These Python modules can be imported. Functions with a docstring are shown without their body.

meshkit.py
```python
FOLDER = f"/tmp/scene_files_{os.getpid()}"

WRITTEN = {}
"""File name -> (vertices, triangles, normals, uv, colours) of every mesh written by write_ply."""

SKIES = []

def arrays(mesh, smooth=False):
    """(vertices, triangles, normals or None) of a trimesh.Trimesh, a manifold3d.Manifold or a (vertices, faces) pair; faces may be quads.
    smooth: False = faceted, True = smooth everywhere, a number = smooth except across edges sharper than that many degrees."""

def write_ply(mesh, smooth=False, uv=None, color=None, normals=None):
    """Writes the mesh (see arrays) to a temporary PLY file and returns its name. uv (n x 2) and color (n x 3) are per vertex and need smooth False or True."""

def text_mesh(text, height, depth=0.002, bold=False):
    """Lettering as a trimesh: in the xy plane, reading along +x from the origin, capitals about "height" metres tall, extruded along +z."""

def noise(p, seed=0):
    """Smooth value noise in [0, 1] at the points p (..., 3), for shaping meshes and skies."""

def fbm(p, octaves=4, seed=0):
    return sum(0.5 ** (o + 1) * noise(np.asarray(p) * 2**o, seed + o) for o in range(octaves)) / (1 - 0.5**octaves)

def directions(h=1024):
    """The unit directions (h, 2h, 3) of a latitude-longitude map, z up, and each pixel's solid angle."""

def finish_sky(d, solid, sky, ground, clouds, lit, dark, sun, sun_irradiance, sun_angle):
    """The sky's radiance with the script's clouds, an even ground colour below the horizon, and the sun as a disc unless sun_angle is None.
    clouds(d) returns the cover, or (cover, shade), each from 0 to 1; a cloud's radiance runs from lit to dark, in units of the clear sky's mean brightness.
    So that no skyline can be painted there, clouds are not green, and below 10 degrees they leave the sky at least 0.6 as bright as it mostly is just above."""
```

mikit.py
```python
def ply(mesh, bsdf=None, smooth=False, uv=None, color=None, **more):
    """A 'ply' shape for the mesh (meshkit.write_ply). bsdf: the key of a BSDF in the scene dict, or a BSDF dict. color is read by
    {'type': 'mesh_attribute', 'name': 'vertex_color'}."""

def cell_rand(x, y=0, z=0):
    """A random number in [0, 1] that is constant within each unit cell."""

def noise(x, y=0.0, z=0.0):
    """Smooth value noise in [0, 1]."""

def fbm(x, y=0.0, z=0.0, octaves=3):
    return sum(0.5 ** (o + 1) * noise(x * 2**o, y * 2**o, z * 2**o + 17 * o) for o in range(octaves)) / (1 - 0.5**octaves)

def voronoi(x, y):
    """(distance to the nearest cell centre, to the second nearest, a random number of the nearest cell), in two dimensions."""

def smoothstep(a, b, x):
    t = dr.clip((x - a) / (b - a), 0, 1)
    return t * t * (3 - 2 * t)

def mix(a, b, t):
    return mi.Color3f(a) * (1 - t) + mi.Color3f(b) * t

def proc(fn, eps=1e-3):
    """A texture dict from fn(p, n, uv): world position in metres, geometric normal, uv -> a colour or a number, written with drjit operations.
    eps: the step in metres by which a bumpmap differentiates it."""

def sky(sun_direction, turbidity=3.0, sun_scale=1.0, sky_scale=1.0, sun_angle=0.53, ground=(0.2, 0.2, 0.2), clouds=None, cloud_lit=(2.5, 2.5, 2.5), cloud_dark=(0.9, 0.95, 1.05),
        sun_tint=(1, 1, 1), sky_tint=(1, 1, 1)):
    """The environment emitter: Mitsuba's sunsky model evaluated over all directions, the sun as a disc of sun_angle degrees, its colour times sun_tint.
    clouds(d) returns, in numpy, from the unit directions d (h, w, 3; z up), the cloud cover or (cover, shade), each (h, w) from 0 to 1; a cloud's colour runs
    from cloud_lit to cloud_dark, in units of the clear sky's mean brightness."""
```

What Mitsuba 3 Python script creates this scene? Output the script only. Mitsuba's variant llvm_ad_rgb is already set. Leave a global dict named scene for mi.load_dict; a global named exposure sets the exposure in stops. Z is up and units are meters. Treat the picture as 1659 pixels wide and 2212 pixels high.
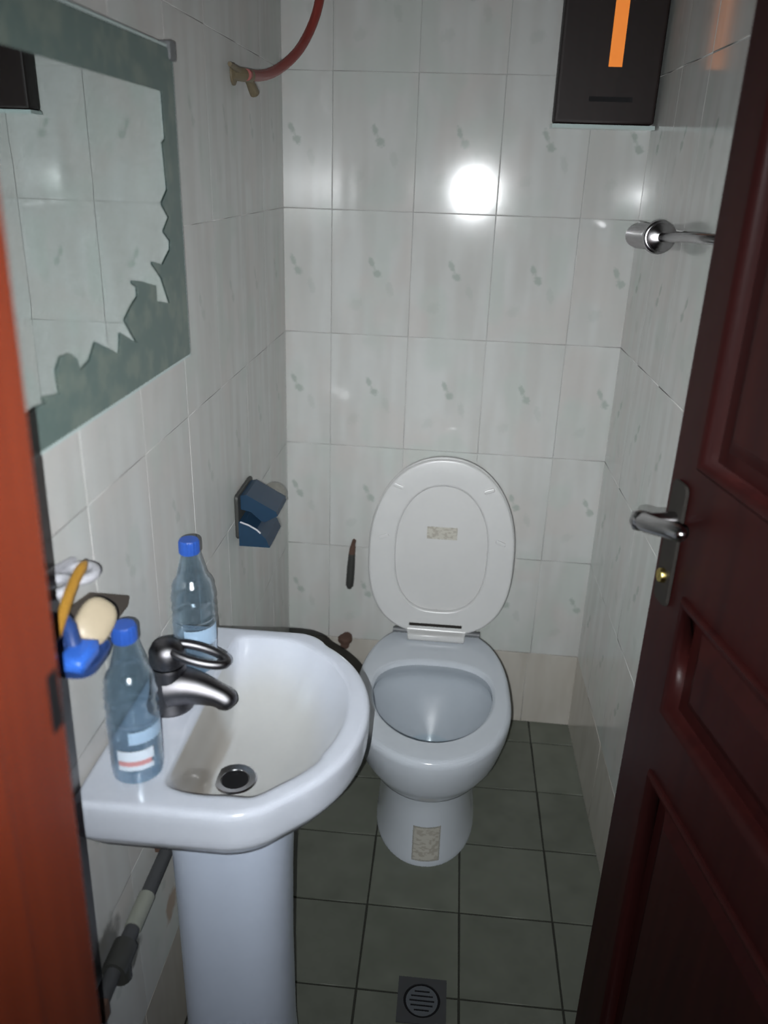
import math, random, numpy as np, trimesh, shapely, shapely.geometry as sg
import mitsuba as mi, drjit as dr, mikit
from mikit import proc, noise, fbm, cell_rand, smoothstep, mix
random.seed(4); rng = np.random.default_rng(4)
T = mi.ScalarTransform4f
scene, labels = {"type": "scene"}, {}

# ------------------------------------------------------------------ camera, light, exposure
F_PX, YAW, PITCH, ROLL, EYE = 1758.0, -0.076, 0.396, 0.033, np.array([0.0, 0.0, 1.533])
_fw = np.array([math.sin(YAW) * math.cos(PITCH), math.cos(YAW) * math.cos(PITCH), -math.sin(PITCH)])
_rt = np.array([math.cos(YAW), -math.sin(YAW), 0.0]); _up = np.cross(_rt, _fw)
_u2 = np.cross(_rt * math.cos(ROLL) + _up * math.sin(ROLL), _fw)
scene["camera"] = {"type": "thinlens", "fov": math.degrees(2 * math.atan(1659 / 2 / F_PX)), "fov_axis": "x", "aperture_radius": 0.0045, "focus_distance": 1.55,
                   "near_clip": 0.02, "far_clip": 50.0, "to_world": T().look_at(origin=EYE.tolist(), target=(EYE + _fw).tolist(), up=_u2.tolist())}
exposure = 0.0
FLASH = [-0.02, 0.0, 1.51]          # the phone's flash beside its lens: the only lamp of the photograph
scene["flash"] = {"type": "spot", "intensity": {"type": "rgb", "value": [11.2, 11.6, 11.8]}, "cutoff_angle": 48.0, "beam_width": 4.0,
                  "to_world": T().look_at(origin=FLASH, target=[-0.02, 1.7, 0.92], up=[0, 0, 1])}
scene["added_fill"] = {"type": "constant", "radiance": {"type": "rgb", "value": [0.012, 0.012, 0.014]}}  # faint even fill added from all around, no lamp of the hall

# ------------------------------------------------------------------ room measures
XL, XR, YB, ZC = -0.433, 0.422, 2.091, 2.45
YF, XJ, YJ = 0.36, -0.280, 0.50      # inner face of the front wall, jamb
TW, TH = 0.2, 0.301                  # wall tile
X0, Z0 = -0.113, 0.842               # a wall tile joint
FT, FX, FY = 0.208, -0.112, 1.356    # floor tile, one joint crossing

SKEW = {"wall_back": (math.atan(-0.02), (0.0, YB, 0.0)), "wall_right": (math.atan(0.016), (XR, YB, 0.0))}   # the room is not quite square
def skewed(name, M):
    if name not in SKEW: return M
    a, p = SKEW[name]; R = trimesh.transformations.rotation_matrix(a, (0, 0, 1), p)
    if name == "wall_back": R = trimesh.transformations.rotation_matrix(-0.013, (1, 0, 0), (0, YB, 0.6)) @ R      # and the back wall leans back a little
    return R @ M

# ------------------------------------------------------------------ materials
def tex(fn, eps=1e-3): return proc(fn, eps)
def rgb(*c): return {"type": "rgb", "value": list(c)}
def mat(name, color, rough=0.5, spec=0.5, **k):
    scene[name] = {"type": "twosided", "nested": {"type": "principled", "base_color": color if isinstance(color, dict) else rgb(*color), "roughness": rough, "specular": spec, **k}}
    return name

def tile_color(p, n, uv):
    side = dr.abs(n.x) > 0.7
    h = dr.select(side, p.y - YB + 2.0, p.x - X0 + 2.0)
    v = p.z - Z0 + 3.01
    ci, ri = dr.floor(h / TW), dr.floor(v / TH)
    a, b = h - ci * TW, v - ri * TH
    r = cell_rand(ci + dr.select(side, 31.0, 0.0), ri, 7)
    streak = fbm(h * 19 + r * 9, v * 2.6 + r * 5, 1.5, 3)
    cloud = fbm(h * 9, v * 7 + 3.0 * r, 4.0, 3)
    c = mix((0.45, 0.447, 0.43), (0.505, 0.512, 0.50), smoothstep(0.25, 0.75, streak))
    c = mix(c, mi.Color3f(0.485, 0.455, 0.435), 0.5 * smoothstep(0.5, 0.75, cloud))
    c = mix(c, mi.Color3f(0.435, 0.475, 0.445), 0.5 * smoothstep(0.5, 0.8, fbm(h * 14 + 5, v * 10 + 2, 8.0, 2)))
    def leaf(cx, cz, rx, rz, lean):
        dx, dz = a - cx - lean * (b - cz), b - cz
        q = dr.sqrt(dr.square(dx / rx) + dr.square(dz / rz))
        return 1.0 - smoothstep(0.45, 1.25, q + 0.5 * (noise(h * 210, v * 210, 2.0) - 0.5))
    flower = dr.maximum(dr.maximum(leaf(0.101, 0.179, 0.0075, 0.013, -0.3), leaf(0.115, 0.153, 0.011, 0.011, -0.2)), 0.45 * leaf(0.108, 0.166, 0.004, 0.018, -0.5))
    faint = dr.maximum(0.5 * leaf(0.148, 0.118, 0.010, 0.020, -0.2), 0.4 * leaf(0.062, 0.075, 0.016, 0.016, 0.3))
    c = mix(c, mi.Color3f(0.30, 0.345, 0.31), dr.select(n.x > 0.7, 0.3, 0.7) * dr.clip(flower + 0.6 * faint, 0, 1))
    return c
def plain_color(p, n, uv):
    q = fbm((p.x + p.y) * 40, p.z * 8, 0.0, 3)
    return mix((0.40, 0.37, 0.325), (0.47, 0.445, 0.405), q)
mat("tile_glaze", tex(tile_color), 0.098, 0.62)
mat("tile_glaze_left", tex(tile_color), 0.42, 0.35)
mat("tile_glaze_right", tex(tile_color), 0.13, 1.0)
mat("plain_glaze", tex(plain_color), 0.16, 0.5)
mat("wall_grout", (0.43, 0.43, 0.415), 0.9, 0.2)
def left_grime(p, n, uv):
    c = tile_color(p, n, uv)
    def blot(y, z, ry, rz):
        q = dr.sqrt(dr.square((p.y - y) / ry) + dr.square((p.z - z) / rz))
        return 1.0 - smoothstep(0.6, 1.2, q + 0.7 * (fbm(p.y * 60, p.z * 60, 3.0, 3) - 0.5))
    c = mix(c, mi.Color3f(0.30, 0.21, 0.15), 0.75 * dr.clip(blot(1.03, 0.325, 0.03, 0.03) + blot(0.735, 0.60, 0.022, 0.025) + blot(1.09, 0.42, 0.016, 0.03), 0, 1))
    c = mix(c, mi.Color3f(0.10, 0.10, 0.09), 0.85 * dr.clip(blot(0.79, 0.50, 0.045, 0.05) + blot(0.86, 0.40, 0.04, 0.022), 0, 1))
    return c
mat("tile_grimy", tex(left_grime), 0.42, 0.5)
def floor_color(p, n, uv):
    q = fbm(p.x * 22, p.y * 22, 0.0, 4)
    r = cell_rand((p.x - FX) / FT + 40, (p.y - FY) / FT + 40, 3)
    return mix((0.094, 0.103, 0.082), (0.136, 0.146, 0.120), q) * (0.92 + 0.16 * r)
mat("floor_glaze", tex(floor_color), 0.38, 0.4)
mat("floor_grout", (0.035, 0.036, 0.03), 0.9, 0.1)
mat("plaster", (0.36, 0.35, 0.345), 0.85, 0.2)
def basin_color(p, n, uv):
    c = mi.Color3f(0.445, 0.472, 0.53)
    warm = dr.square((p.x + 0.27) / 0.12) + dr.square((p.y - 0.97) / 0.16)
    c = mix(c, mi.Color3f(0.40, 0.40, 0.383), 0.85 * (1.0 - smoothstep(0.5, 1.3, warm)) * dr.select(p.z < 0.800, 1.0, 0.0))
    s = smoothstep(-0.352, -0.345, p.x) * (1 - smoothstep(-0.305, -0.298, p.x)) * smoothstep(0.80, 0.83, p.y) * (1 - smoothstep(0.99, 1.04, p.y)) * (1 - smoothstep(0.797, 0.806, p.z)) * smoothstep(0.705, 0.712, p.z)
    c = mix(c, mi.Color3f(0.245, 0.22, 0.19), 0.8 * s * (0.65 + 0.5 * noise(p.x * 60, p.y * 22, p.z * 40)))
    return c
mat("basin_glaze", tex(basin_color), 0.14, 0.55)
mat("pedestal_glaze", (0.50, 0.56, 0.68), 0.16, 0.5)
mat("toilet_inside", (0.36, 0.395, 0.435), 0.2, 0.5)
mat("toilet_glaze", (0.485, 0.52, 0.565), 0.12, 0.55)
mat("seat_plastic", (0.48, 0.48, 0.475), 0.24, 0.45)
mat("lid_plastic", (0.47, 0.468, 0.462), 0.26, 0.45)
scene["chrome"] = {"type": "twosided", "nested": {"type": "roughconductor", "material": "none", "alpha": 0.09, "specular_reflectance": rgb(0.52, 0.51, 0.52)}}
scene["old_chrome"] = {"type": "twosided", "nested": {"type": "roughconductor", "material": "none", "alpha": 0.24, "specular_reflectance": rgb(0.20, 0.194, 0.206)}}
scene["brass"] = {"type": "twosided", "nested": {"type": "roughconductor", "material": "none", "alpha": 0.2, "specular_reflectance": rgb(0.75, 0.60, 0.22)}}
scene["silvering"] = {"type": "twosided", "nested": {"type": "conductor", "material": "none", "specular_reflectance": rgb(0.90, 0.98, 0.97)}}
def worn_color(p, n, uv):
    q = fbm(p.y * 38, p.z * 38, 2.0, 3)
    return mix((0.092, 0.132, 0.122), (0.135, 0.168, 0.146), smoothstep(0.35, 0.8, q))
mat("worn_silver", tex(worn_color), 0.4, 0.4)
mat("mirror_edge", (0.42, 0.50, 0.49), 0.15, 0.6)
def jamb_color(p, n, uv):
    g = fbm(p.x * 60 + 2 * fbm(p.z * 3, p.y * 8, 1.0, 2), p.y * 60, p.z * 2.2, 3)
    return mix((0.088, 0.0125, 0.0040), (0.145, 0.0225, 0.0072), g)
mat("jamb_wood", tex(jamb_color), 0.42, 0.35)
def door_color(p, n, uv):
    g = fbm(p.y * 55 + 2.5 * fbm(p.z * 2.5, p.y * 6, 1.0, 2), p.x * 55, p.z * 2.0, 3)
    return mix((0.012, 0.0026, 0.0028), (0.025, 0.0046, 0.0040), g)
mat("door_wood", tex(door_color), 0.42, 0.17)
def box_color(p, n, uv):
    return mix((0.010, 0.0065, 0.0065), (0.020, 0.012, 0.011), fbm(p.x * 60, p.z * 4, p.y * 60, 3))
mat("box_wood", tex(box_color), 0.5, 0.2)
mat("slot_black", (0.006, 0.006, 0.007), 0.7, 0.2)
scene["orange_glow"] = {"type": "twosided", "nested": {"type": "diffuse", "reflectance": rgb(0.55, 0.2, 0.05)}}
mat("hose_rubber", (0.20, 0.035, 0.028), 0.4, 0.4)
mat("dull_brass", (0.13, 0.105, 0.065), 0.45, 0.4)
mat("rust", (0.085, 0.05, 0.038), 0.85, 0.2)
mat("black_rubber", (0.035, 0.036, 0.033), 0.5, 0.4)
mat("sleeve_grey", (0.21, 0.22, 0.19), 0.6, 0.3)
mat("pipe_dark", (0.05, 0.052, 0.055), 0.6, 0.25)
mat("shadow_brown", (0.075, 0.062, 0.052), 0.7, 0.2)  # colour of the soap dish's painted shadow
mat("drain_metal", (0.050, 0.052, 0.055), 0.6, 0.25)
mat("grate_metal", (0.082, 0.09, 0.10), 0.6, 0.25)
mat("plate_metal", (0.022, 0.020, 0.018), 0.6, 0.06)
mat("grey_metal", (0.115, 0.12, 0.125), 0.4, 0.4)
mat("cap_blue", (0.022, 0.075, 0.33), 0.32, 0.4)
mat("bright_blue", (0.032, 0.12, 0.50), 0.3, 0.4)
mat("deep_blue", (0.02, 0.045, 0.15), 0.35, 0.4)
mat("petrol_blue", (0.012, 0.034, 0.066), 0.38, 0.4)
mat("roll_paper", (0.25, 0.245, 0.22), 0.9, 0.1)
mat("soap_cream", (0.37, 0.31, 0.22), 0.45, 0.4)
mat("brush_orange", (0.30, 0.155, 0.025), 0.35, 0.4)
mat("white_plastic", (0.36, 0.36, 0.39), 0.3, 0.45)
mat("label_white", (0.55, 0.62, 0.70), 0.4, 0.3)
mat("label_red", (0.50, 0.24, 0.25), 0.4, 0.3)
mat("label_pale", (0.30, 0.42, 0.56), 0.35, 0.4)
def sticker_color(p, n, uv):
    return mix((0.40, 0.385, 0.34), (0.31, 0.29, 0.25), smoothstep(0.45, 0.65, fbm(p.x * 130, p.z * 260, 0.0, 2)))
mat("sticker_beige", tex(sticker_color), 0.7, 0.2)
mat("sticker_dark", (0.27, 0.265, 0.24), 0.7, 0.2)
scene["bottle_plastic"] = {"type": "blendbsdf", "weight": 0.09, "a": {"type": "thindielectric", "int_ior": 1.45, "specular_transmittance": rgb(0.80, 0.89, 0.95)},
                           "b": {"type": "twosided", "nested": {"type": "roughconductor", "material": "none", "alpha": 0.06, "specular_reflectance": rgb(0.9, 0.95, 1.0)}}}
scene["water_clear"] = {"type": "thindielectric", "int_ior": 1.33, "specular_transmittance": rgb(0.9, 0.95, 0.97)}

# ------------------------------------------------------------------ helpers
def numbered(key):
    if key not in scene: return key
    i = 1
    while f"{key}_{i:03d}" in scene: i += 1
    return f"{key}_{i:03d}"
def add(key, mesh, m, smooth=35, **more):
    key = numbered(key)
    scene[key] = mikit.ply(mesh, m, smooth=smooth, **more)
    return key
def copy(key, first, to_world):
    key = numbered(key)
    scene[key] = {**scene[first], "to_world": to_world}
    return key
def thing(key, label, cat, group=None):
    labels[key] = {"label": label, "category": cat}
    if group: labels[key]["group"] = group
def struct(key, label=None):
    labels[key] = {"kind": "structure"}
    if label: labels[key]["label"] = label
def box(x0, x1, y0, y1, z0, z1):
    m = trimesh.creation.box((x1 - x0, y1 - y0, z1 - z0)); m.apply_translation(((x0 + x1) / 2, (y0 + y1) / 2, (z0 + z1) / 2)); return m
def join(*ms): return trimesh.util.concatenate(list(ms))
def loft(rings, cap0=True, cap1=True):
    n = len(rings[0]); v = [np.asarray(r, float) for r in rings]; f = []
    for k in range(len(rings) - 1):
        a, b = k * n, (k + 1) * n
        i = np.arange(n); j = (i + 1) % n
        f += [np.stack([a + i, a + j, b + j], 1), np.stack([a + i, b + j, b + i], 1)]
    at = len(rings) * n
    for on, base, flip in ((cap0, 0, True), (cap1, (len(rings) - 1) * n, False)):
        if on:
            v.append(v[base // n].mean(0)[None]); i = np.arange(n); j = (i + 1) % n
            t = np.stack([base + i, base + j, np.full(n, at)], 1); at += 1
            f.append(t[:, ::-1] if flip else t)
    return trimesh.Trimesh(np.vstack(v), np.vstack(f), process=False)
def lathe(profile, center, n=48, axis=(0, 0, 1)):
    a = np.linspace(0, 2 * np.pi, n, endpoint=False)
    rings = [np.stack([r * np.cos(a), r * np.sin(a), np.full(n, z)], 1) for r, z in profile]
    m = loft(rings, profile[0][0] > 1e-6, profile[-1][0] > 1e-6)
    M = trimesh.geometry.align_vectors((0, 0, 1), axis); m.apply_transform(M); m.apply_translation(center); return m
def tube(path, r, n=16, closed=False):
    P = np.asarray(path, float); R = np.broadcast_to(r, len(P))
    t = np.gradient(P, axis=0) if not closed else np.roll(P, -1, 0) - np.roll(P, 1, 0)
    t /= np.linalg.norm(t, axis=1, keepdims=True)
    u = np.cross(t[0], [0.3, 0.5, 0.81]); u /= np.linalg.norm(u); rings = []
    for k in range(len(P)):
        u = u - t[k] * (u @ t[k]); u /= np.linalg.norm(u); w = np.cross(t[k], u)
        a = np.linspace(0, 2 * np.pi, n, endpoint=False)
        rings.append(P[k] + R[k] * (np.cos(a)[:, None] * u + np.sin(a)[:, None] * w))
    if closed: rings.append(rings[0])
    return loft(rings, not closed, not closed)
def spline(pts, n=40):
    from scipy.interpolate import CubicSpline
    P = np.asarray(pts, float); d = np.r_[0, np.cumsum(np.linalg.norm(np.diff(P, axis=0), axis=1))]
    return CubicSpline(d, P)(np.linspace(0, d[-1], n))
def around(poly, z, n):
    """n points round the polygon's edge, counter-clockwise from its lowest middle."""
    g = sg.polygon.orient(poly); c = g.centroid; far = sg.LineString([(c.x, c.y), (c.x, c.y - 10)]).intersection(g.exterior)
    p = far if far.geom_type == "Point" else far.geoms[0]; s0 = g.exterior.project(p); L = g.exterior.length
    return np.c_[np.array([g.exterior.interpolate((s0 + L * k / n) % L).coords[0] for k in range(n)]), np.full(n, z)]
def slab(poly, z0, z1, bev=0.0):
    """Plate from a shapely polygon in the xy plane, with a bevelled top edge."""
    if not bev: m = trimesh.creation.extrude_polygon(poly, z1 - z0, engine="earcut"); m.apply_translation((0, 0, z0)); return m
    ring = lambda g, z: around(g, z, 96)
    return loft([ring(poly.buffer(-bev), z0), ring(poly, z0 + bev), ring(poly, z1 - bev), ring(poly.buffer(-bev * 0.35), z1 - bev * 0.35), ring(poly.buffer(-bev), z1)])
def frame(m, o, ex, ey, ez):
    M = np.eye(4); M[:3, 0], M[:3, 1], M[:3, 2], M[:3, 3] = ex, ey, ez, o
    m = m.copy(); m.apply_transform(M)
    if np.linalg.det(M[:3, :3]) < 0: m.invert()
    return m
def rbox(sx, sy, sz, b):
    """Box centred on the origin with bevelled edges."""
    import manifold3d as m3
    pts = [(x, y, z) for x in (-1, 1) for y in (-1, 1) for z in (-1, 1)]; v = []
    for x, y, z in pts:
        v += [(x * sx / 2, y * (sy / 2 - b), z * (sz / 2 - b)), (x * (sx / 2 - b), y * sy / 2, z * (sz / 2 - b)), (x * (sx / 2 - b), y * (sy / 2 - b), z * sz / 2),
              (x * (sx / 2 - b * .3), y * (sy / 2 - b * .3), z * (sz / 2 - b * .3))]
    return trimesh.convex.convex_hull(np.array(v))

# ------------------------------------------------------------------ walls, floor, ceiling
def tile_mesh(w, h, t=0.006, gap=0.0009, r=0.0014):
    """A tile in the xy plane, glazed side +z at z = 0, edges rolled over."""
    g = gap / 2
    def q(i, z): return [(g + i, g + i, z), (w - g - i, g + i, z), (w - g - i, h - g - i, z), (g + i, h - g - i, z)]
    v = np.array(q(0, -t) + q(0, -r) + q(r * 0.3, -r * 0.3) + q(r, 0)); f = []
    for k in range(3):
        for i in range(4):
            j = (i + 1) % 4; f += [(4 * k + i, 4 * k + j, 4 * k + 4 + j), (4 * k + i, 4 * k + 4 + j, 4 * k + 4 + i)]
    f += [(12, 13, 14), (12, 14, 15)]
    return trimesh.Trimesh(v, np.array(f), process=False)
PLY = {}
def lay(wall, m, origin, ex, ey, w, h, key="tile", jig=0.0006, **k):
    ez = np.cross(ex, ey); id_ = (m, round(w, 4), round(h, 4), tuple(k.items()))
    M = np.eye(4); M[:3, 0], M[:3, 1], M[:3, 2], M[:3, 3] = ex, ey, ez, np.array(origin) - ez * rng.uniform(0, jig)
    M = skewed(wall, M)
    if id_ not in PLY: PLY[id_] = mikit.ply(tile_mesh(w, h, **k), m, smooth=True)
    scene[numbered(f"{wall}__{key}")] = {**PLY[id_], "to_world": T(M.tolist())}
def cuts(lo, hi, start, step):
    k0 = math.floor((lo - start) / step); c = [lo]
    while start + (k0 + 1) * step < hi - 0.004:
        k0 += 1
        if start + k0 * step > lo + 0.004: c.append(start + k0 * step)
    return c + [hi]
def wall(name, along, lo, hi, plane, start, zlo=0.0):
    zs = cuts(zlo, ZC, Z0, TH)
    for za, zb in zip(zs, zs[1:]):
        low = zb <= 0.26
        hs = cuts(lo, hi, start + (0.193 if low else 0), TW)
        for a, b in zip(hs, hs[1:]):
            m = "plain_glaze" if low else "tile_grimy" if name == "wall_left" and zb < 0.85 else "tile_glaze_left" if name == "wall_left" else "tile_glaze_right" if name == "wall_right" else "tile_glaze"
            if name == "wall_back": o, ex = (a, plane, za), (1, 0, 0)
            elif name == "wall_left": o, ex = (plane, b, za), (0, -1, 0)
            else: o, ex = (plane, a, za), (0, 1, 0)
            ey = (0, 0, 1)
            # the glazed side looks into the room
            if name == "wall_back": o, ex = (b, plane, za), (-1, 0, 0)
            ez = np.cross(ex, ey)
            want = {"wall_back": (0, -1, 0), "wall_left": (1, 0, 0), "wall_right": (-1, 0, 0)}[name]
            if np.dot(ez, want) < 0:
                ex = tuple(-np.array(ex)); o = tuple(np.array(o) - np.array(ex) * (b - a))
            lay(name, m, o, ex, ey, b - a, zb - za, **({"gap": 0.0006, "r": 0.0008} if name == "wall_left" else {}))
add("wall_back", box(XL - 0.1, XR + 0.12, YB + 0.0035, YB + 0.1, 0, ZC).apply_transform(skewed("wall_back", np.eye(4))), "wall_grout", False); struct("wall_back", "back wall of pale marbled tiles with small green leaf print")
add("wall_left", box(XL - 0.1, XL - 0.0035, 0.24, YB + 0.1, 0, ZC), "wall_grout", False); struct("wall_left", "left wall of pale marbled tiles behind the washbasin")
add("wall_right", join(box(XR + 0.0035, XR + 0.12, 1.16, YB + 0.1, 0, ZC).apply_transform(skewed("wall_right", np.eye(4))), box(XR + 0.1, XR + 0.16, 0.24, 1.17, 0, ZC)), "wall_grout", False); struct("wall_right", "right wall of pale marbled tiles behind the open door")
wall("wall_back", "x", XL - 0.004, XR + 0.004, YB, X0)
wall("wall_left", "y", YF, YB + 0.022, XL, YB)
wall("wall_right", "y", 1.16, YB + 0.018, XR, YB)
add("floor", box(XL - 0.1, XR + 0.16, -0.8, YB + 0.1, -0.06, -0.003), "floor_grout", False); struct("floor", "dark olive tiled bathroom floor")
xs, ys = cuts(XL, XR + 0.098, FX, FT), cuts(0.30, YB + 0.018, FY, FT)
for xa, xb in zip(xs, xs[1:]):
    for ya, yb in zip(ys, ys[1:]):
        lay("floor", "floor_glaze", (xa, ya, 0), (1, 0, 0), (0, 1, 0), xb - xa, yb - ya, t=0.005, gap=0.004, r=0.0018)
add("ceiling", box(XL - 0.1, XR + 0.16, 0.24, YB + 0.1, ZC, ZC + 0.08), "plaster", False); struct("ceiling")
add("wall_front", join(box(XL - 0.1, XJ - 0.045, 0.24, YF, 0, ZC), box(XJ - 0.05, XR + 0.12, 0.24, YF, 2.10, ZC)), "plaster", False); struct("wall_front")

# door frame: the left jamb fills the photograph's left edge
def jambpost(x0, x1, y0, y1, z1):
    q = min(0.006, 0.3 * min(x1 - x0, y1 - y0)); p = sg.box(x0, y0, x1, y1).buffer(-q).buffer(q, quad_segs=4)
    m = trimesh.creation.extrude_polygon(p, z1, engine="earcut"); v = m.vertices.copy(); v[:, 0] += 0.022 * (v[:, 2] - 1.15) * (x0 < 0); m.vertices = v      # the old frame leans a little
    return m
add("trim_1__jamb", jambpost(XJ - 0.05, XJ, 0.16, YJ, 2.07), "jamb_wood", 40)
add("trim_1__stop", jambpost(XJ - 0.002, XJ + 0.010, 0.16, 0.40, 2.06), "jamb_wood", 40)
add("trim_1__head", box(XJ - 0.05, XR + 0.10, 0.16, YJ - 0.04, 2.07, 2.12), "jamb_wood", False)
add("trim_1__jamb", jambpost(XR + 0.055, XR + 0.098, 0.16, 0.43, 2.07), "jamb_wood", 40)
add("trim_1__strike_plate", box(XJ - 0.012, XJ + 0.0012, YJ - 0.022, YJ - 0.008, 1.135, 1.185), "slot_black", False)
struct("trim_1", "orange brown varnished door jamb at the left edge of the doorway")

# ------------------------------------------------------------------ open door
DA = math.radians(10.5); DF = np.array([0.312, 1.08, 0.0])
DU = np.array([math.sin(DA), -math.cos(DA), 0]); DN = np.array([-math.cos(DA), -math.sin(DA), 0]); DZ = np.array([0, 0, 1.0])
LEAF = 0.655
def on_door(m): return frame(m, DF, DU, DZ, DN)        # local x: from the free edge to the hinge, y: up, z: out of the face
leaf = sg.box(0, 0.01, LEAF, 2.05)
panels = [(0.075, 0.59, 1.20, 1.93), (0.10, 0.565, 0.845, 1.018), (0.10, 0.565, 0.13, 0.732)]
holes = [sg.box(a, c, b, d) for a, b, c, d in panels]
for h in holes: leaf = leaf.difference(h)
add("door_1__leaf", on_door(slab(leaf, -0.038, 0.0)), "door_wood", False)
def raised_panel(a, b, c, d):
    g = [(0.0, -0.014), (0.030, -0.014), (0.052, -0.003), (0.052, -0.003)]
    rings = [np.array([(a + i, c + i, z), (b - i, c + i, z), (b - i, d - i, z), (a + i, d - i, z)]) for i, z in [(0, -0.030)] + g]
    return loft(rings)
def molding(a, b, c, d, w=0.016, t=0.007):
    def q(i, z): return np.array([(a + i, c + i, z), (b - i, c + i, z), (b - i, d - i, z), (a + i, d - i, z)])
    return loft([q(0, -0.016), q(0, t * .4), q(w * .3, t), q(w * .7, t * .8), q(w, -0.002), q(w, -0.016), q(0, -0.016)], False, False)
for p in panels:
    k = add("door_1__panel", on_door(raised_panel(*p)), "door_wood", False)
    add(k + "__molding", on_door(molding(p[0] - 0.006, p[1] + 0.006, p[2] - 0.006, p[3] + 0.006)), "door_wood", 50)
hd = "door_1__handle"
add(hd, on_door(join(lathe([(0.011, 0.003), (0.011, 0.040), (0.013, 0.046), (0.0145, 0.054), (0.013, 0.062), (0.006, 0.066)], (0.040, 1.112, 0), 24),
    tube([(0.040, 1.112, 0.052), (0.060, 1.116, 0.053), (0.09, 1.124, 0.052), (0.12, 1.133, 0.050), (0.14, 1.137, 0.046), (0.146, 1.138, 0.044)], [0.012, 0.0125, 0.0115, 0.0115, 0.0105, 0.004], 16))), "chrome", 50)
plate = sg.box(0.016, 0.985, 0.058, 1.165).buffer(-0.010).buffer(0.010)
add(hd + "__backplate", on_door(slab(plate, 0.0003, 0.006, 0.0015)), "plate_metal", 40)
add(hd + "__key_cylinder", on_door(lathe([(0.0105, 0.004), (0.0105, 0.010), (0.009, 0.0125), (0.0, 0.0125)], (0.037, 1.027, 0), 24)), "brass", 40)
struct("door_1", "dark mahogany panelled door standing open on the right"); labels["door_1__handle"] = {"label": "chrome lever handle"}
labels["door_1__handle__key_cylinder"] = {"label": "brass key cylinder"}

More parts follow.
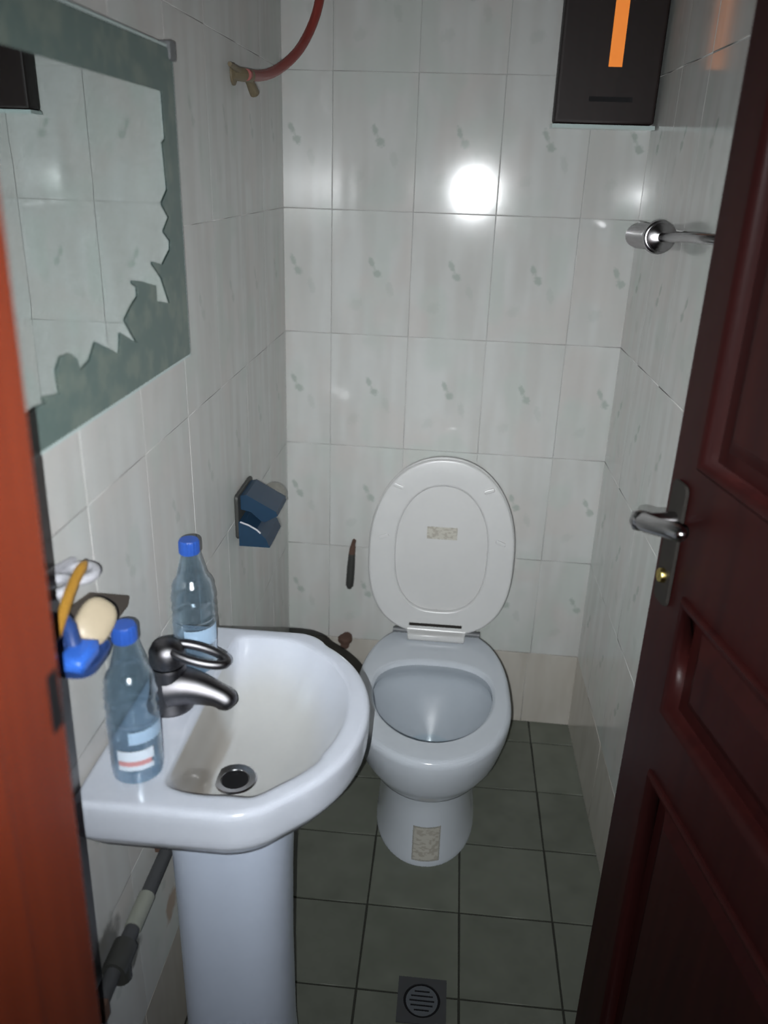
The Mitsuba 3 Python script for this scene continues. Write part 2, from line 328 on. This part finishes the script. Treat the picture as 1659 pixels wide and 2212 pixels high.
# ------------------------------------------------------------------ mirror
XM = XL + 0.022
my0, my1, mz0, mz1 = 0.55, 1.252, 1.258, 1.680
def on_left(m, x): return frame(m, (x, 0, 0), (0, 1, 0), (0, 0, 1), (1, 0, 0))   # local x: depth, y: up, z: into the room
add("wall_mirror__backing", box(XL + 0.0005, XM - 0.006, my0 + 0.01, my1 - 0.01, mz0 + 0.01, mz1 - 0.01), "grey_metal", False)
add("wall_mirror__glass", on_left(slab(sg.box(my0, mz0, my1, mz1), -0.005, 0.0, 0.0015), XM - 0.0008), "silvering", 30)
add("wall_mirror__glass__polished_edge", on_left(slab(sg.box(my0, mz0, my1, mz1).buffer(0.0035, join_style=2).difference(sg.box(my0, mz0, my1, mz1)), -0.006, 0.0), XM), "mirror_edge", False)
teeth = [(0.55, 1.30), (0.7294, 1.300), (0.7554, 1.3056), (0.7795, 1.304), (0.77, 1.312), (0.8112, 1.3056), (0.8095, 1.3308), (0.8234, 1.3425), (0.8452, 1.3415), (0.8611, 1.3322), (0.8657, 1.3182), (0.8918, 1.3241), (0.9116, 1.3415), (0.9456, 1.3273), (0.9753, 1.314), (0.9844, 1.3392), (1.0049, 1.3297), (1.0383, 1.3151), (1.0023, 1.351), (1.0291, 1.3653), (1.052, 1.3738), (1.0515, 1.3855), (1.0256, 1.3967), (1.0598, 1.3927), (1.1227, 1.3786), (1.1219, 1.3581), (1.174, 1.3475), (1.147, 1.3863), (1.1071, 1.4131), (1.1545, 1.403), (1.1896, 1.42), (1.1923, 1.4325), (1.1679, 1.4465), (1.195, 1.4635), (1.1682, 1.4828), (1.1950, 1.5000), (1.1888, 1.5592), (1.2, 1.5650), (1.198, 1.6241)]
g = 0.001
border = sg.Polygon(teeth + [(0.55, 1.6275), (my0 + g, 1.6275), (my0 + g, mz1 - g), (my1 - g, mz1 - g), (my1 - g, mz0 + g), (my0 + g, mz0 + g)]).buffer(0)
if border.geom_type != "Polygon": border = max(border.geoms, key=lambda q: q.area)
border = border.buffer(-0.002).buffer(0.002)
add("wall_mirror__worn_border", on_left(slab(border, 0.0, 0.0009), XM), "worn_silver", False)
add("wall_mirror__clip", on_left(slab(sg.box(my1 - 0.014, mz1 - 0.012, my1 + 0.004, mz1 + 0.006).buffer(0.003), -0.018, 0.004), XM), "grey_metal", False)
thing("wall_mirror", "mirror with worn grey green edges on the left wall above the washbasin", "mirror")
labels["wall_mirror__worn_border"] = {"label": "dull grey green border with a jagged inner edge"}

# ------------------------------------------------------------------ washbasin
BC = np.array([-0.277, 0.930]); RIM = 0.81; NB = 160
ang = np.linspace(0, 2 * np.pi, NB, endpoint=False)
slabp = sg.box(-0.7, 0.745, -0.168, 1.18).buffer(-0.06).buffer(0.06)
el = sg.Point(0, 0).buffer(1, quad_segs=48); el = shapely.affinity.translate(shapely.affinity.scale(el, 0.187, 0.213), -0.272, 0.965)
outer = slabp.union(el)
near = sg.box(-0.7, 0.745, -0.150, 1.0).buffer(-0.10).buffer(0.10).union(el).intersection(sg.box(-1, 0, 1, 0.97)).convex_hull
outer = outer.difference(sg.box(-1, 0, 1, 0.96)).union(near).buffer(0.004).buffer(-0.011).buffer(0.007)
outer = outer.intersection(sg.box(XL + 0.001, 0, 1, 2))
innr = shapely.union_all([sg.box(-0.330, 0.784, -0.140, 0.95).buffer(-0.035).buffer(0.035), sg.box(-0.330, 0.784, -0.20, 1.150).buffer(-0.055).buffer(0.055), shapely.affinity.translate(shapely.affinity.scale(sg.Point(0, 0).buffer(1, quad_segs=48), 0.154, 0.186), -0.274, 0.968).intersection(sg.box(-0.330, 0, 1, 2))])
innr = innr.intersection(outer.buffer(-0.030)).buffer(0.012).buffer(-0.032).buffer(0.020)
def cast(poly):
    out = []
    for a in ang:
        hit = poly.exterior.intersection(sg.LineString([BC, BC + 2 * np.array([math.cos(a), math.sin(a)])]))
        pts = [hit] if hit.geom_type == "Point" else [q for q in getattr(hit, "geoms", [])]
        out.append(min(np.hypot(*(np.array(q.coords[0]) - BC)) for q in pts))
    return np.array(out)
RO, RI = cast(outer), cast(innr)
dirs = np.stack([np.cos(ang), np.sin(ang)], 1)
def ring(r, z):
    xy = BC + dirs * np.asarray(r)[:, None]; xy[:, 0] = np.maximum(xy[:, 0], XL + 0.001)
    return np.c_[xy, np.broadcast_to(z, NB)]
rings = []
ZB = 0.703
for s, z in [(0.27, 0.60), (0.29, 0.66), (0.32, 0.676)]: rings.append(ring(RO * s + 0.0, z))
rings += [ring(RO * 0.60, 0.688), ring(RO * 0.86, 0.722), ring(RO * 0.970, 0.749), ring(RO * 0.987, 0.757), ring(RO * 0.993, 0.770), ring(RO * 0.997, 0.79), ring(RO, 0.801), ring(RO - 0.002, 0.8065), ring(RO - 0.006, 0.8095), ring(RO - 0.012, RIM)]
rings += [ring(RI + 0.010, RIM), ring(RI + 0.004, RIM - 0.001), ring(RI, RIM - 0.004)]
RD = np.full(NB, 0.021)
for s in np.linspace(0.96, 0.0, 14):
    rings.append(ring(RD + (RI - 0.003 - RD) * s, ZB + (RIM - 0.010 - ZB) * (0.10 * s + 0.90 * s ** 3.2)))
rings.append(ring(RD - 0.002, ZB - 0.004)); rings.append(ring(RD - 0.003, ZB - 0.012))
add("washbasin__basin", loft(rings), "basin_glaze", 40)
add("washbasin__drain", lathe([(0.0325, ZB - 0.0005), (0.0325, ZB + 0.0015), (0.030, ZB + 0.003), (0.021, ZB + 0.001), (0.0165, ZB - 0.006), (0.0165, ZB - 0.010), (0.0, ZB - 0.010)], (BC[0], BC[1], 0), 48), "chrome", 40)
add("washbasin__drain__hole", lathe([(0.0195, ZB - 0.0095), (0.0195, ZB + 0.0004), (0.0, ZB + 0.0006)], (BC[0], BC[1], 0), 32), "slot_black", 40)
def pring(hw, yf, yb, z, cx=-0.288, n=64):
    a = np.linspace(0, 2 * np.pi, n, endpoint=False); c, s = np.cos(a), np.sin(a)
    x = cx + hw * np.sign(s) * np.abs(s) ** 0.8
    ym = 0.96
    # a column round towards the room (+x) and flat towards the wall (-x)
    xx = np.where(c > 0, cx + 0.092 * (hw / 0.09) * np.abs(c) ** 0.85, cx - 0.095 * np.abs(c) ** 0.6)
    yy = ym + hw * np.sign(s) * np.abs(s) ** 0.85
    return np.c_[xx, yy, np.full(n, z)]
add("washbasin__pedestal", loft([pring(0.098, 0, 0, 0.0), pring(0.098, 0, 0, 0.02), pring(0.090, 0, 0, 0.06), pring(0.085, 0, 0, 0.15), pring(0.083, 0, 0, 0.35), pring(0.0845, 0, 0, 0.5), pring(0.088, 0, 0, 0.62), pring(0.092, 0, 0, 0.684)]), "pedestal_glaze", 40)
thing("washbasin", "white ceramic washbasin on a full pedestal against the left wall", "sink")

# tap on the basin's deck
FP = np.array([-0.374, 0.955, RIM])
add("basin_tap__body", join(lathe([(0.034, 0), (0.034, 0.004), (0.031, 0.012), (0.028, 0.03), (0.0255, 0.062), (0.024, 0.068), (0.0, 0.070)], FP, 40)), "old_chrome", 40)
sp = spline([FP + (0.005, 0, 0.030), FP + (0.035, -0.001, 0.032), FP + (0.062, -0.002, 0.026), FP + (0.083, -0.003, 0.016), FP + (0.089, -0.003, 0.008)], 24)
add("basin_tap__spout", tube(sp, np.interp(np.linspace(0, 1, 24), [0, .3, .75, .93, 1], [0.033, 0.0255, 0.0168, 0.0162, 0.0115]), 24), "old_chrome", 50)
add("basin_tap__handle", join(lathe([(0.0245, 0.071), (0.0255, 0.078), (0.0245, 0.092), (0.020, 0.101), (0.010, 0.106), (0.0, 0.107)], FP, 40)), "old_chrome", 40)
la = np.linspace(0, 2 * np.pi, 40, endpoint=False)
loop = np.stack([FP[0] + 0.044 + 0.042 * np.cos(la), FP[1] + 0.0185 * np.sin(la), FP[2] + 0.088 - 0.010 * (np.cos(la)) + 0.0 * la], 1)
add("basin_tap__handle__loop", tube(loop, 0.0064, 12, True), "old_chrome", 60)
thing("basin_tap", "chrome single lever tap with a loop handle on the washbasin", "tap")

# ------------------------------------------------------------------ bottles
def bottle(key, x, y, z, label, tilt=0.0, red=True):
    prof = [(0.0, 0.006), (0.014, 0.004), (0.026, 0.001), (0.0315, 0.006), (0.0325, 0.016), (0.0325, 0.03), (0.0315, 0.034), (0.0325, 0.038), (0.0325, 0.082), (0.0303, 0.087), (0.0325, 0.092), (0.0302, 0.099), (0.0325, 0.106),
            (0.0302, 0.114), (0.0322, 0.120), (0.0318, 0.128), (0.0296, 0.136), (0.0300, 0.142), (0.0270, 0.150), (0.0232, 0.155), (0.0212, 0.160), (0.0196, 0.168), (0.0168, 0.178), (0.0148, 0.186), (0.0135, 0.192), (0.0132, 0.198)]
    c = (x, y, z)
    add(key + "__body", lathe(prof[1:], c, 40), "bottle_plastic", 40)
    rr = []
    for i in range(40): pass
    a = np.linspace(0, 2 * np.pi, 80, endpoint=False); k = 0.0150 + 0.0004 * np.sign(np.sin(a * 20))
    rg = lambda r, zz: np.c_[x + r * np.cos(a), y + r * np.sin(a), np.full(80, z + zz)]
    add(key + "__cap", loft([rg(k * 0 + 0.0142, 0.196), rg(k, 0.1975), rg(k, 0.2145), rg(k * 0 + 0.0136, 0.2175), rg(k * 0 + 0.006, 0.2178)]), "cap_blue", 40)
    def patch(a0, a1, z0, z1, r, m, name):
        t = np.radians(np.linspace(a0, a1, 20)); lo = np.c_[x + r * np.cos(t), y + r * np.sin(t), np.full(20, z + z0)]; hi = lo.copy(); hi[:, 2] = z + z1
        i = np.arange(19); f = np.vstack([np.c_[i, i + 1, i + 21], np.c_[i, i + 21, i + 20]])
        add(key + "__" + name, trimesh.Trimesh(np.vstack([lo, hi]), f, process=False), m, True)
    if red:
        patch(-110, -28, 0.040, 0.056, 0.0329, "label_white", "label"); patch(-108, -35, 0.034, 0.041, 0.0331, "label_red", "label__red_band"); patch(-110, -30, 0.027, 0.034, 0.0329, "label_white", "label__lower_edge")
        patch(-80, 10, 0.066, 0.084, 0.0329, "label_pale", "upper_label")
    else:
        patch(-100, 20, 0.052, 0.080, 0.0329, "label_pale", "label")
    return key
bottle("water_bottle", -0.368, 0.811, RIM, ""); thing("water_bottle", "clear blue plastic bottle with blue cap and red white label at the basin's near corner", "bottle")
bottle("water_bottle_001", -0.366, 1.056, RIM, "", red=False); thing("water_bottle_001", "clear blue plastic bottle with blue cap standing behind the tap", "bottle")

# ------------------------------------------------------------------ soap dish, soap, toothbrush
def ell(cx, cy, cz, rx, ry, rz, R=np.eye(3), p=2.6, n=28):
    m = trimesh.creation.icosphere(subdivisions=3); v = m.vertices
    v = v / (np.abs(v) ** p).sum(1, keepdims=True) ** (1 / p)
    m.vertices = (v * (rx, ry, rz)) @ R.T + (cx, cy, cz); return m
tray = sg.box(-0.426, 0.700, -0.358, 0.770).buffer(-0.022).buffer(0.022)
tray_rings = [around(tray.buffer(-i), z, 64) for i, z in [(0.014, 1.016), (0.004, 1.022), (0.0, 1.034), (0.002, 1.0345), (0.006, 1.026), (0.016, 1.023)]]
add("soap_dish__tray", loft(tray_rings), "deep_blue", 40)
add("soap_dish__back_plate", box(XL + 0.0008, XL + 0.009, 0.69, 0.775, 1.02, 1.06), "deep_blue", False)
m = rbox(0.030, 0.046, 0.020, 0.007); m.apply_translation((-0.371, 0.703, 1.052))
add("soap_dish__front_clip", m, "bright_blue", 50)
add("soap_dish__clip_arm", tube([(-0.392, 0.712, 1.094), (-0.386, 0.718, 1.078), (-0.380, 0.712, 1.060), (-0.378, 0.708, 1.048)], 0.0085, 12), "deep_blue", 50)
add("soap_dish__backing", on_left(slab(sg.Polygon([(0.775, 1.052), (0.8675, 1.0357), (0.978, 0.9716), (0.9688, 0.9604), (0.9236, 0.9596), (0.79, 1.015)]).buffer(-0.005).buffer(0.005), 0.0006, 0.004), XL), "shadow_brown", False)  # thin dark plate added on the wall as the dish's cast shadow
labels["soap_dish__backing"] = {"label": "dark brown three-cornered plate standing for the shadow of the dish"}
thing("soap_dish", "small blue plastic soap dish fixed to the left wall beside the jamb", "soap dish"); labels["soap_dish__front_clip"] = {"label": "bright blue rounded clip"}
Rs = trimesh.transformations.euler_matrix(math.radians(38), math.radians(40), math.radians(18))[:3, :3]
add("soap_bar", ell(-0.382, 0.770, 1.054, 0.0215, 0.0285, 0.011, Rs), "soap_cream", True)
thing("soap_bar", "cream oval soap bar tilted in the blue soap dish", "soap")
th = np.linspace(0, 2 * np.pi, 28, endpoint=False)
add("toothbrush_holder__ring", tube(np.c_[-0.408 + 0.017 * np.cos(th), 0.800 + 0.019 * np.sin(th), np.full(28, 1.098)], 0.006, 12, True), "white_plastic", 60)
add("toothbrush_holder__ring", tube(np.c_[-0.408 + 0.017 * np.cos(th), 0.740 + 0.019 * np.sin(th), np.full(28, 1.112)], 0.006, 12, True), "white_plastic", 60)
m = rbox(0.010, 0.115, 0.024, 0.004); m.apply_transform(trimesh.transformations.rotation_matrix(math.radians(-12), (1, 0, 0))); m.apply_translation((XL + 0.0055, 0.77, 1.105))
add("toothbrush_holder__bar", m, "white_plastic", 40)
thing("toothbrush_holder", "white plastic toothbrush holder with two rings above the soap dish", "holder")
m = tube(spline([(-0.379, 0.668, 1.086), (-0.380, 0.70, 1.106), (-0.384, 0.735, 1.119), (-0.386, 0.772, 1.127)], 20), [0.004] * 2 + [0.0058] * 16 + [0.005, 0.003], 12)
add("toothbrush__handle", m, "brush_orange", 50)
add("toothbrush__bristles", rbox(0.012, 0.020, 0.009, 0.002).apply_translation((-0.383, 0.664, 1.072)), "white_plastic", 40)
thing("toothbrush", "toothbrush with an orange yellow handle leaning in the white holder", "toothbrush")

# ------------------------------------------------------------------ toilet
TC = 0.006
def tring(hw, yf, yb, z, yc=1.60, n=96, pb=2.6, pf=2.05):
    a = np.linspace(0, 2 * np.pi, n, endpoint=False); c, s = np.cos(a), np.sin(a)
    e = np.where(s < 0, 2 / pf, 2 / pb)
    x = TC + hw * np.sign(c) * np.abs(c) ** e
    y = yc + np.where(s < 0, yc - yf, yb - yc) * np.sign(s) * np.abs(s) ** e
    return np.c_[x, y, np.full(n, z)]
YBK = 2.045
body = [tring(0.124, 1.478, YBK, 0.0, 1.66, pb=4), tring(0.124, 1.478, YBK, 0.012, 1.66, pb=4), tring(0.117, 1.486, YBK, 0.03, 1.66, pb=4), tring(0.107, 1.500, YBK, 0.09, 1.66, pb=4), tring(0.104, 1.505, YBK, 0.14, 1.66, pb=4),
        tring(0.104, 1.503, YBK, 0.180, 1.66, pb=4), tring(0.108, 1.490, 2.03, 0.200, 1.65, pb=3.8), tring(0.122, 1.456, 2.02, 0.222, 1.64, pb=3.5), tring(0.147, 1.412, 1.99, 0.256, 1.62, pb=3.2), tring(0.170, 1.382, 1.96, 0.302, 1.61), tring(0.182, 1.368, 1.94, 0.355, 1.60), tring(0.185, 1.364, 1.93, 0.382, 1.60),
        tring(0.1845, 1.366, 1.929, 0.392, 1.60), tring(0.180, 1.371, 1.925, 0.399, 1.60), tring(0.172, 1.379, 1.918, 0.402, 1.60)]
inn = [tring(0.152, 1.428, 1.762, 0.402, 1.63, pb=2.5, pf=1.95), tring(0.146, 1.436, 1.752, 0.399, 1.63, pb=2.5, pf=1.95), tring(0.142, 1.441, 1.746, 0.391, 1.63, pb=2.5, pf=1.95), tring(0.143, 1.440, 1.748, 0.374, 1.63, pb=2.5, pf=1.95), tring(0.154, 1.430, 1.764, 0.356, 1.63, pb=2.5, pf=1.95), tring(0.150, 1.434, 1.758, 0.335, 1.63, pb=2.4, pf=1.9),
       tring(0.126, 1.455, 1.738, 0.295, 1.63, pb=2.3, pf=1.85), tring(0.095, 1.487, 1.713, 0.255, 1.62, pb=2.2, pf=1.85), tring(0.068, 1.515, 1.690, 0.220, 1.61, pb=2.0), tring(0.050, 1.54, 1.67, 0.19, 1.605, pb=2.0), tring(0.03, 1.565, 1.65, 0.175, 1.61, pb=2.0)]
add("toilet__bowl", loft(body + inn[:3], True, False), "toilet_glaze", 40)
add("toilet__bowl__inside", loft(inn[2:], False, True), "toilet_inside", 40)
add("toilet__water", loft([tring(0.073, 1.510, 1.689, 0.225, 1.60, pb=2.0)], True, False), "water_clear", False)
# seat and lid raised together, leaning back to the wall
SO = np.array([TC, 1.865, 0.408]); lean = math.radians(11)
SX, SV, SN = np.array([1.0, 0, 0]), np.array([0, math.sin(lean), math.cos(lean)]), np.array([0, -math.cos(lean), math.sin(lean)])
def on_seat(m): return frame(m, SO, SX, SV, SN)
def egg(hw, v0, v1, vm, wb=0.12, n=140):
    t = np.linspace(0, np.pi, n // 2); pts = []
    for k in np.linspace(0, 1, n):
        pass
    a = np.linspace(-np.pi / 2, 1.5 * np.pi, n, endpoint=False); c, s = np.cos(a), np.sin(a)
    e = np.where(s < 0, 2 / 2.75, 2 / 2.15)
    return sg.Polygon(np.c_[hw * np.sign(c) * np.abs(c) ** e, vm + np.where(s < 0, vm - v0, v1 - vm) * np.sign(s) * np.abs(s) ** e])
def plate_ring(outer, inner, z0, z1, b):
    ringo = lambda g, z: around(g, z, 120)
    return loft([ringo(inner, z0), ringo(outer, z0), ringo(outer, z1 - b), ringo(outer.buffer(-b * .4), z1 - b * .35), ringo(outer.buffer(-b * 1.2), z1), ringo(inner.buffer(b * 1.2), z1), ringo(inner.buffer(b * .4), z1 - b * .35), ringo(inner, z1 - b), ringo(inner, z0)], False, False)
so = egg(0.187, 0.004, 0.470, 0.225); sin_ = egg(0.118, 0.070, 0.400, 0.235)
add("toilet__lid", on_seat(slab(egg(0.189, 0.006, 0.474, 0.226), -0.016, -0.003, 0.004)), "lid_plastic", 40)
add("toilet__seat", on_seat(plate_ring(so, sin_, -0.002, 0.009, 0.0055)), "seat_plastic", 45)
for sx, vv in ((-0.150, 0.262), (0.150, 0.262), (-0.118, 0.395), (0.112, 0.395)):
    m = rbox(0.026, 0.010, 0.006, 0.0022); m.apply_transform(trimesh.transformations.rotation_matrix(math.radians(-20 if sx * (vv - .3) < 0 else 20), (0, 0, 1))); m.apply_translation((sx, vv, 0.0112)); add("toilet__seat__bumper", on_seat(m), "seat_plastic", 40)
add("toilet__lid__sticker", on_seat(slab(sg.box(-0.037, 0.262, 0.037, 0.290).buffer(0.002), -0.003, -0.0018)), "sticker_beige", False)
hb = rbox(0.150, 0.040, 0.022, 0.007); hb.apply_translation((TC + 0.0, 1.858, 0.4125))
add("toilet__hinge", join(hb, tube([(TC - 0.076, 1.868, 0.421), (TC + 0.076, 1.868, 0.421)], 0.011, 16)), "seat_plastic", 45)
add("toilet__seat__gap", on_seat(slab(sg.box(-0.072, 0.026, 0.066, 0.034), 0.0088, 0.0094)), "plate_metal", False)
for sx in (-0.092, 0.092):
    m = tube([(TC + sx - 0.016 * np.sign(sx), 1.868, 0.416), (TC + sx + 0.022 * np.sign(sx), 1.868, 0.416)], 0.0075, 14)
    add("toilet__hinge_pin", m, "grey_metal", 40)
# sticker on the front of the foot follows its curve
sx_ = np.linspace(-0.024, 0.040, 12); sz_ = np.linspace(0.016, 0.100, 8); V = []
def foot_y(x, z):
    hw = np.interp(z, [0, .012, .03, .09, .14], [.124, .124, .117, .107, .104]); yf = np.interp(z, [0, .012, .03, .09, .14], [1.478, 1.478, 1.486, 1.5, 1.505])
    return 1.66 - (1.66 - yf) * (1 - np.abs((x - TC) / hw) ** 2.05) ** (1 / 2.05)
def foot_patch(x0, x1, z0, z1, off):
    xs_, zs_ = np.linspace(x0, x1, 12), np.linspace(z0, z1, 8)
    V = np.array([(x, foot_y(x, z) - off, z) for z in zs_ for x in xs_]); f = []
    for r in range(7):
        for c in range(11): a = r * 12 + c; f += [(a, a + 1, a + 13), (a, a + 13, a + 12)]
    return trimesh.Trimesh(V, np.array(f), process=False)
add("toilet__foot_sticker", foot_patch(-0.020, 0.046, 0.016, 0.100, 0.0012), "sticker_beige", True)
for q in ((-0.020, -0.017, 0.016, 0.100), (0.043, 0.046, 0.016, 0.100), (-0.020, 0.046, 0.016, 0.019), (-0.020, 0.046, 0.097, 0.100)):
    add("toilet__foot_sticker__dark_edge", foot_patch(*q, 0.0018), "sticker_dark", True)
thing("toilet", "white ceramic toilet with raised seat and lid by the back wall", "toilet")
labels["toilet__lid__sticker"] = {"label": "small faded beige sticker"}; labels["toilet__foot_sticker"] = {"label": "worn square beige sticker"}

# ------------------------------------------------------------------ small fixtures
# box with an orange strip in the upper right corner
add("wall_box__case", rbox(0.220, 0.055, 0.60, 0.008).apply_translation((0.306, YB - 0.0225, 1.945)), "box_wood", 40)
add("wall_box__lip", box(0.193, 0.419, YB - 0.051, YB + 0.0055, 1.636, 1.644), "mirror_edge", False)
add("wall_box__slot", box(0.268, 0.362, YB - 0.0515, YB - 0.048, 1.690, 1.700), "slot_black", False)
k = add("wall_box__orange_strip", box(0.3015, 0.3305, YB - 0.0525, YB - 0.048, 1.758, 2.20), "orange_glow", False)
scene[k]["emitter"] = {"type": "area", "radiance": rgb(0.50, 0.135, 0.022)}
thing("wall_box", "dark brown wall box with an upright glowing orange strip beside the back corner", "wall box")

# red hose from the left wall
hp = spline([(-0.408, 1.665, 1.690), (-0.4060, 1.78, 1.700), (-0.3939, 1.88, 1.7212), (-0.3717, 1.97, 1.7619), (-0.3569, 2.03, 1.8051), (-0.3434, 2.06, 1.8495), (-0.3360, 2.072, 1.8876), (-0.330, 2.078, 2.0), (-0.33, 2.078, 2.2), (-0.33, 2.078, 2.449)], 90)
add("red_hose", tube(hp, 0.0102, 16), "hose_rubber", 50)
thing("red_hose", "red rubber hose curving up from the fitting on the left wall", "hose")
add("wall_fitting__flange", lathe([(0.019, 0.0005), (0.019, 0.004), (0.012, 0.008), (0.0, 0.008)], (XL, 1.66, 1.690), 24, (1, 0, 0)), "dull_brass", 40)
add("wall_fitting__body", tube([(XL + 0.004, 1.645, 1.690), (XL + 0.014, 1.658, 1.690), (XL + 0.022, 1.675, 1.690), (XL + 0.026, 1.69, 1.690)], [0.011, 0.012, 0.0118, 0.0118], 16), "dull_brass", 50)
add("wall_fitting__screw_cap", tube([(XL + 0.020, 1.69, 1.690), (XL + 0.024, 1.712, 1.674), (XL + 0.026, 1.724, 1.664)], [0.006, 0.009, 0.0095], 14), "dull_brass", 40)
add("wall_fitting__lever", tube([(XL + 0.012, 1.60, 1.700), (XL + 0.014, 1.63, 1.697), (XL + 0.016, 1.665, 1.694)], [0.004, 0.0055, 0.007], 12), "dull_brass", 40)
thing("wall_fitting", "tarnished brass pipe fitting on the left wall holding the red hose", "pipe fitting")

# blue paper holder
def prism(pts, y0, y1):
    m = trimesh.creation.extrude_polygon(sg.Polygon(pts), y1 - y0, engine="earcut")      # pts in (x out of the wall, z)
    return frame(m, (XL, y0, 0), (1, 0, 0), (0, 0, 1), (0, 1, 0))
add("paper_holder__back_plate", on_left(slab(sg.box(1.545, 0.800, 1.675, 0.900).buffer(-0.008).buffer(0.008), 0.0006, 0.009, 0.002), XL), "black_rubber", 40)
add("paper_holder__hood", prism([(0.008, 0.893), (0.022, 0.896), (0.085, 0.861), (0.088, 0.852), (0.060, 0.836), (0.052, 0.838), (0.030, 0.858), (0.008, 0.862)], 1.565, 1.66), "petrol_blue", False)
add("paper_holder__lower_shell", prism([(0.008, 0.842), (0.018, 0.841), (0.046, 0.826), (0.066, 0.806), (0.074, 0.786), (0.008, 0.786)], 1.545, 1.66), "petrol_blue", False)
add("paper_holder__lower_shell__rim_highlight", tube([(XL + 0.012, 1.544, 0.842), (XL + 0.030, 1.544, 0.836), (XL + 0.047, 1.544, 0.8265), (XL + 0.055, 1.544, 0.819)], 0.0022, 8), "white_plastic", 50)  # pale tube draws the highlight along the lower shell's lit top edge
thing("paper_holder", "dark blue plastic paper holder on the left wall near the corner", "paper holder")
add("paper_roll", join(lathe([(0.014, 0.0), (0.026, 0.0), (0.028, 0.003), (0.028, 0.062), (0.026, 0.065), (0.014, 0.065), (0.014, 0.0)], (XL + 0.046, 1.665, 0.838), 40, (0, 1, 0))), "roll_paper", 40)
thing("paper_roll", "grey paper roll sticking out of the blue holder", "paper roll")

# black handle on the back wall, left of the toilet
add("hanging_brush__handle", tube([(-0.2500, YB - 0.030, 0.424), (-0.2490, YB - 0.030, 0.435), (-0.2462, YB - 0.030, 0.49), (-0.2440, YB - 0.029, 0.535)], [0.005, 0.0115, 0.0115, 0.0095], 16), "black_rubber", 50)
add("hanging_brush__tip", tube([(-0.2442, YB - 0.029, 0.532), (-0.2425, YB - 0.026, 0.552), (-0.2420, YB - 0.018, 0.560), (-0.242, YB + 0.0045, 0.560)], [0.0096, 0.0085, 0.006, 0.006], 14), "rust", 50)
thing("hanging_brush", "short black brush handle with brown tip hanging on the back wall", "brush")
add("stop_valve__body", tube([(-0.258, YB + 0.0005, 0.245), (-0.258, YB - 0.028, 0.245), (-0.258, YB - 0.05, 0.245)], [0.016, 0.013, 0.013], 16), "rust", 40)
add("stop_valve__knob", lathe([(0.019, 0), (0.021, 0.004), (0.021, 0.012), (0.016, 0.017), (0.0, 0.018)], (-0.258, YB - 0.045, 0.256), 20), "rust", 40)
thing("stop_valve", "rusty brown stop valve low on the back wall between basin and toilet", "valve")

# chrome fitting on the right wall
ax = np.array([-0.001, 0.232, -0.012]); ax /= np.linalg.norm(ax)
A0 = np.array([0.392, 1.70, 1.432])
add("shower_fitting__barrel", lathe([(0.012, -0.006), (0.026, 0.0), (0.0265, 0.02), (0.0255, 0.10), (0.0265, 0.20), (0.024, 0.235), (0.0, 0.236)], A0, 32, ax), "chrome", 40)
add("shower_fitting__collar", lathe([(0.0262, 0.012), (0.031, 0.015), (0.0325, 0.026), (0.031, 0.040), (0.0262, 0.044)], A0, 32, ax), "chrome", 40)
add("shower_fitting__arm", tube(spline([A0 + (0, 0.002, 0), (0.394, 1.62, 1.437), (0.400, 1.52, 1.444), (0.412, 1.46, 1.446), (0.4322, 1.44, 1.446)], 24), 0.0085, 14), "chrome", 50)
add("shower_fitting__wall_bracket", tube([(0.400, 1.83, 1.427), (0.4260, 1.83, 1.427)], [0.010, 0.014], 16), "chrome", 40)
thing("shower_fitting", "chrome shower fitting with a thick barrel on the right wall", "shower fitting")

# pipe under the basin
add("supply_pipe__pipe", tube([(-0.410, 0.60, 0.505), (-0.410, 1.60, 0.505)], 0.011, 16), "pipe_dark", 50)
add("supply_pipe__sleeve", tube([(-0.410, 0.826, 0.505), (-0.410, 0.885, 0.505)], 0.0125, 16), "sleeve_grey", 50)
for y in (0.70, 0.99, 1.4): add("supply_pipe__clamp", box(XL + 0.0004, -0.396, y - 0.008, y + 0.008, 0.492, 0.519), "rust", False)
add("supply_pipe__tee", join(tube([(-0.410, 0.755, 0.505), (-0.410, 0.80, 0.505)], 0.017, 16), tube([(-0.410, 0.778, 0.505), (-0.410, 0.778, 0.465)], 0.013, 14)), "black_rubber", 40)
thing("supply_pipe", "dark water pipe along the left wall under the washbasin", "pipe")

# floor drain
add("floor_drain__frame", slab(sg.box(-0.027, 1.085, 0.071, 1.183).difference(sg.Point(0.022, 1.134).buffer(0.037)), 0.0002, 0.003), "drain_metal", False)
add("floor_drain__grate", slab(shapely.difference(sg.Point(0.022, 1.134).buffer(0.0320), shapely.union_all([sg.box(0.022 - w, 1.134 + t - 0.002, 0.022 + w, 1.134 + t + 0.002) for t, w in ((-0.020, 0.015), (-0.010, 0.022), (0, 0.025), (0.010, 0.022), (0.020, 0.015))])), 0.0004, 0.002), "grate_metal", False)
add("floor_drain__pit", box(-0.02, 0.064, 1.092, 1.176, -0.002, 0.0003), "slot_black", False)
thing("floor_drain", "square grey metal floor drain with a round grate", "drain")
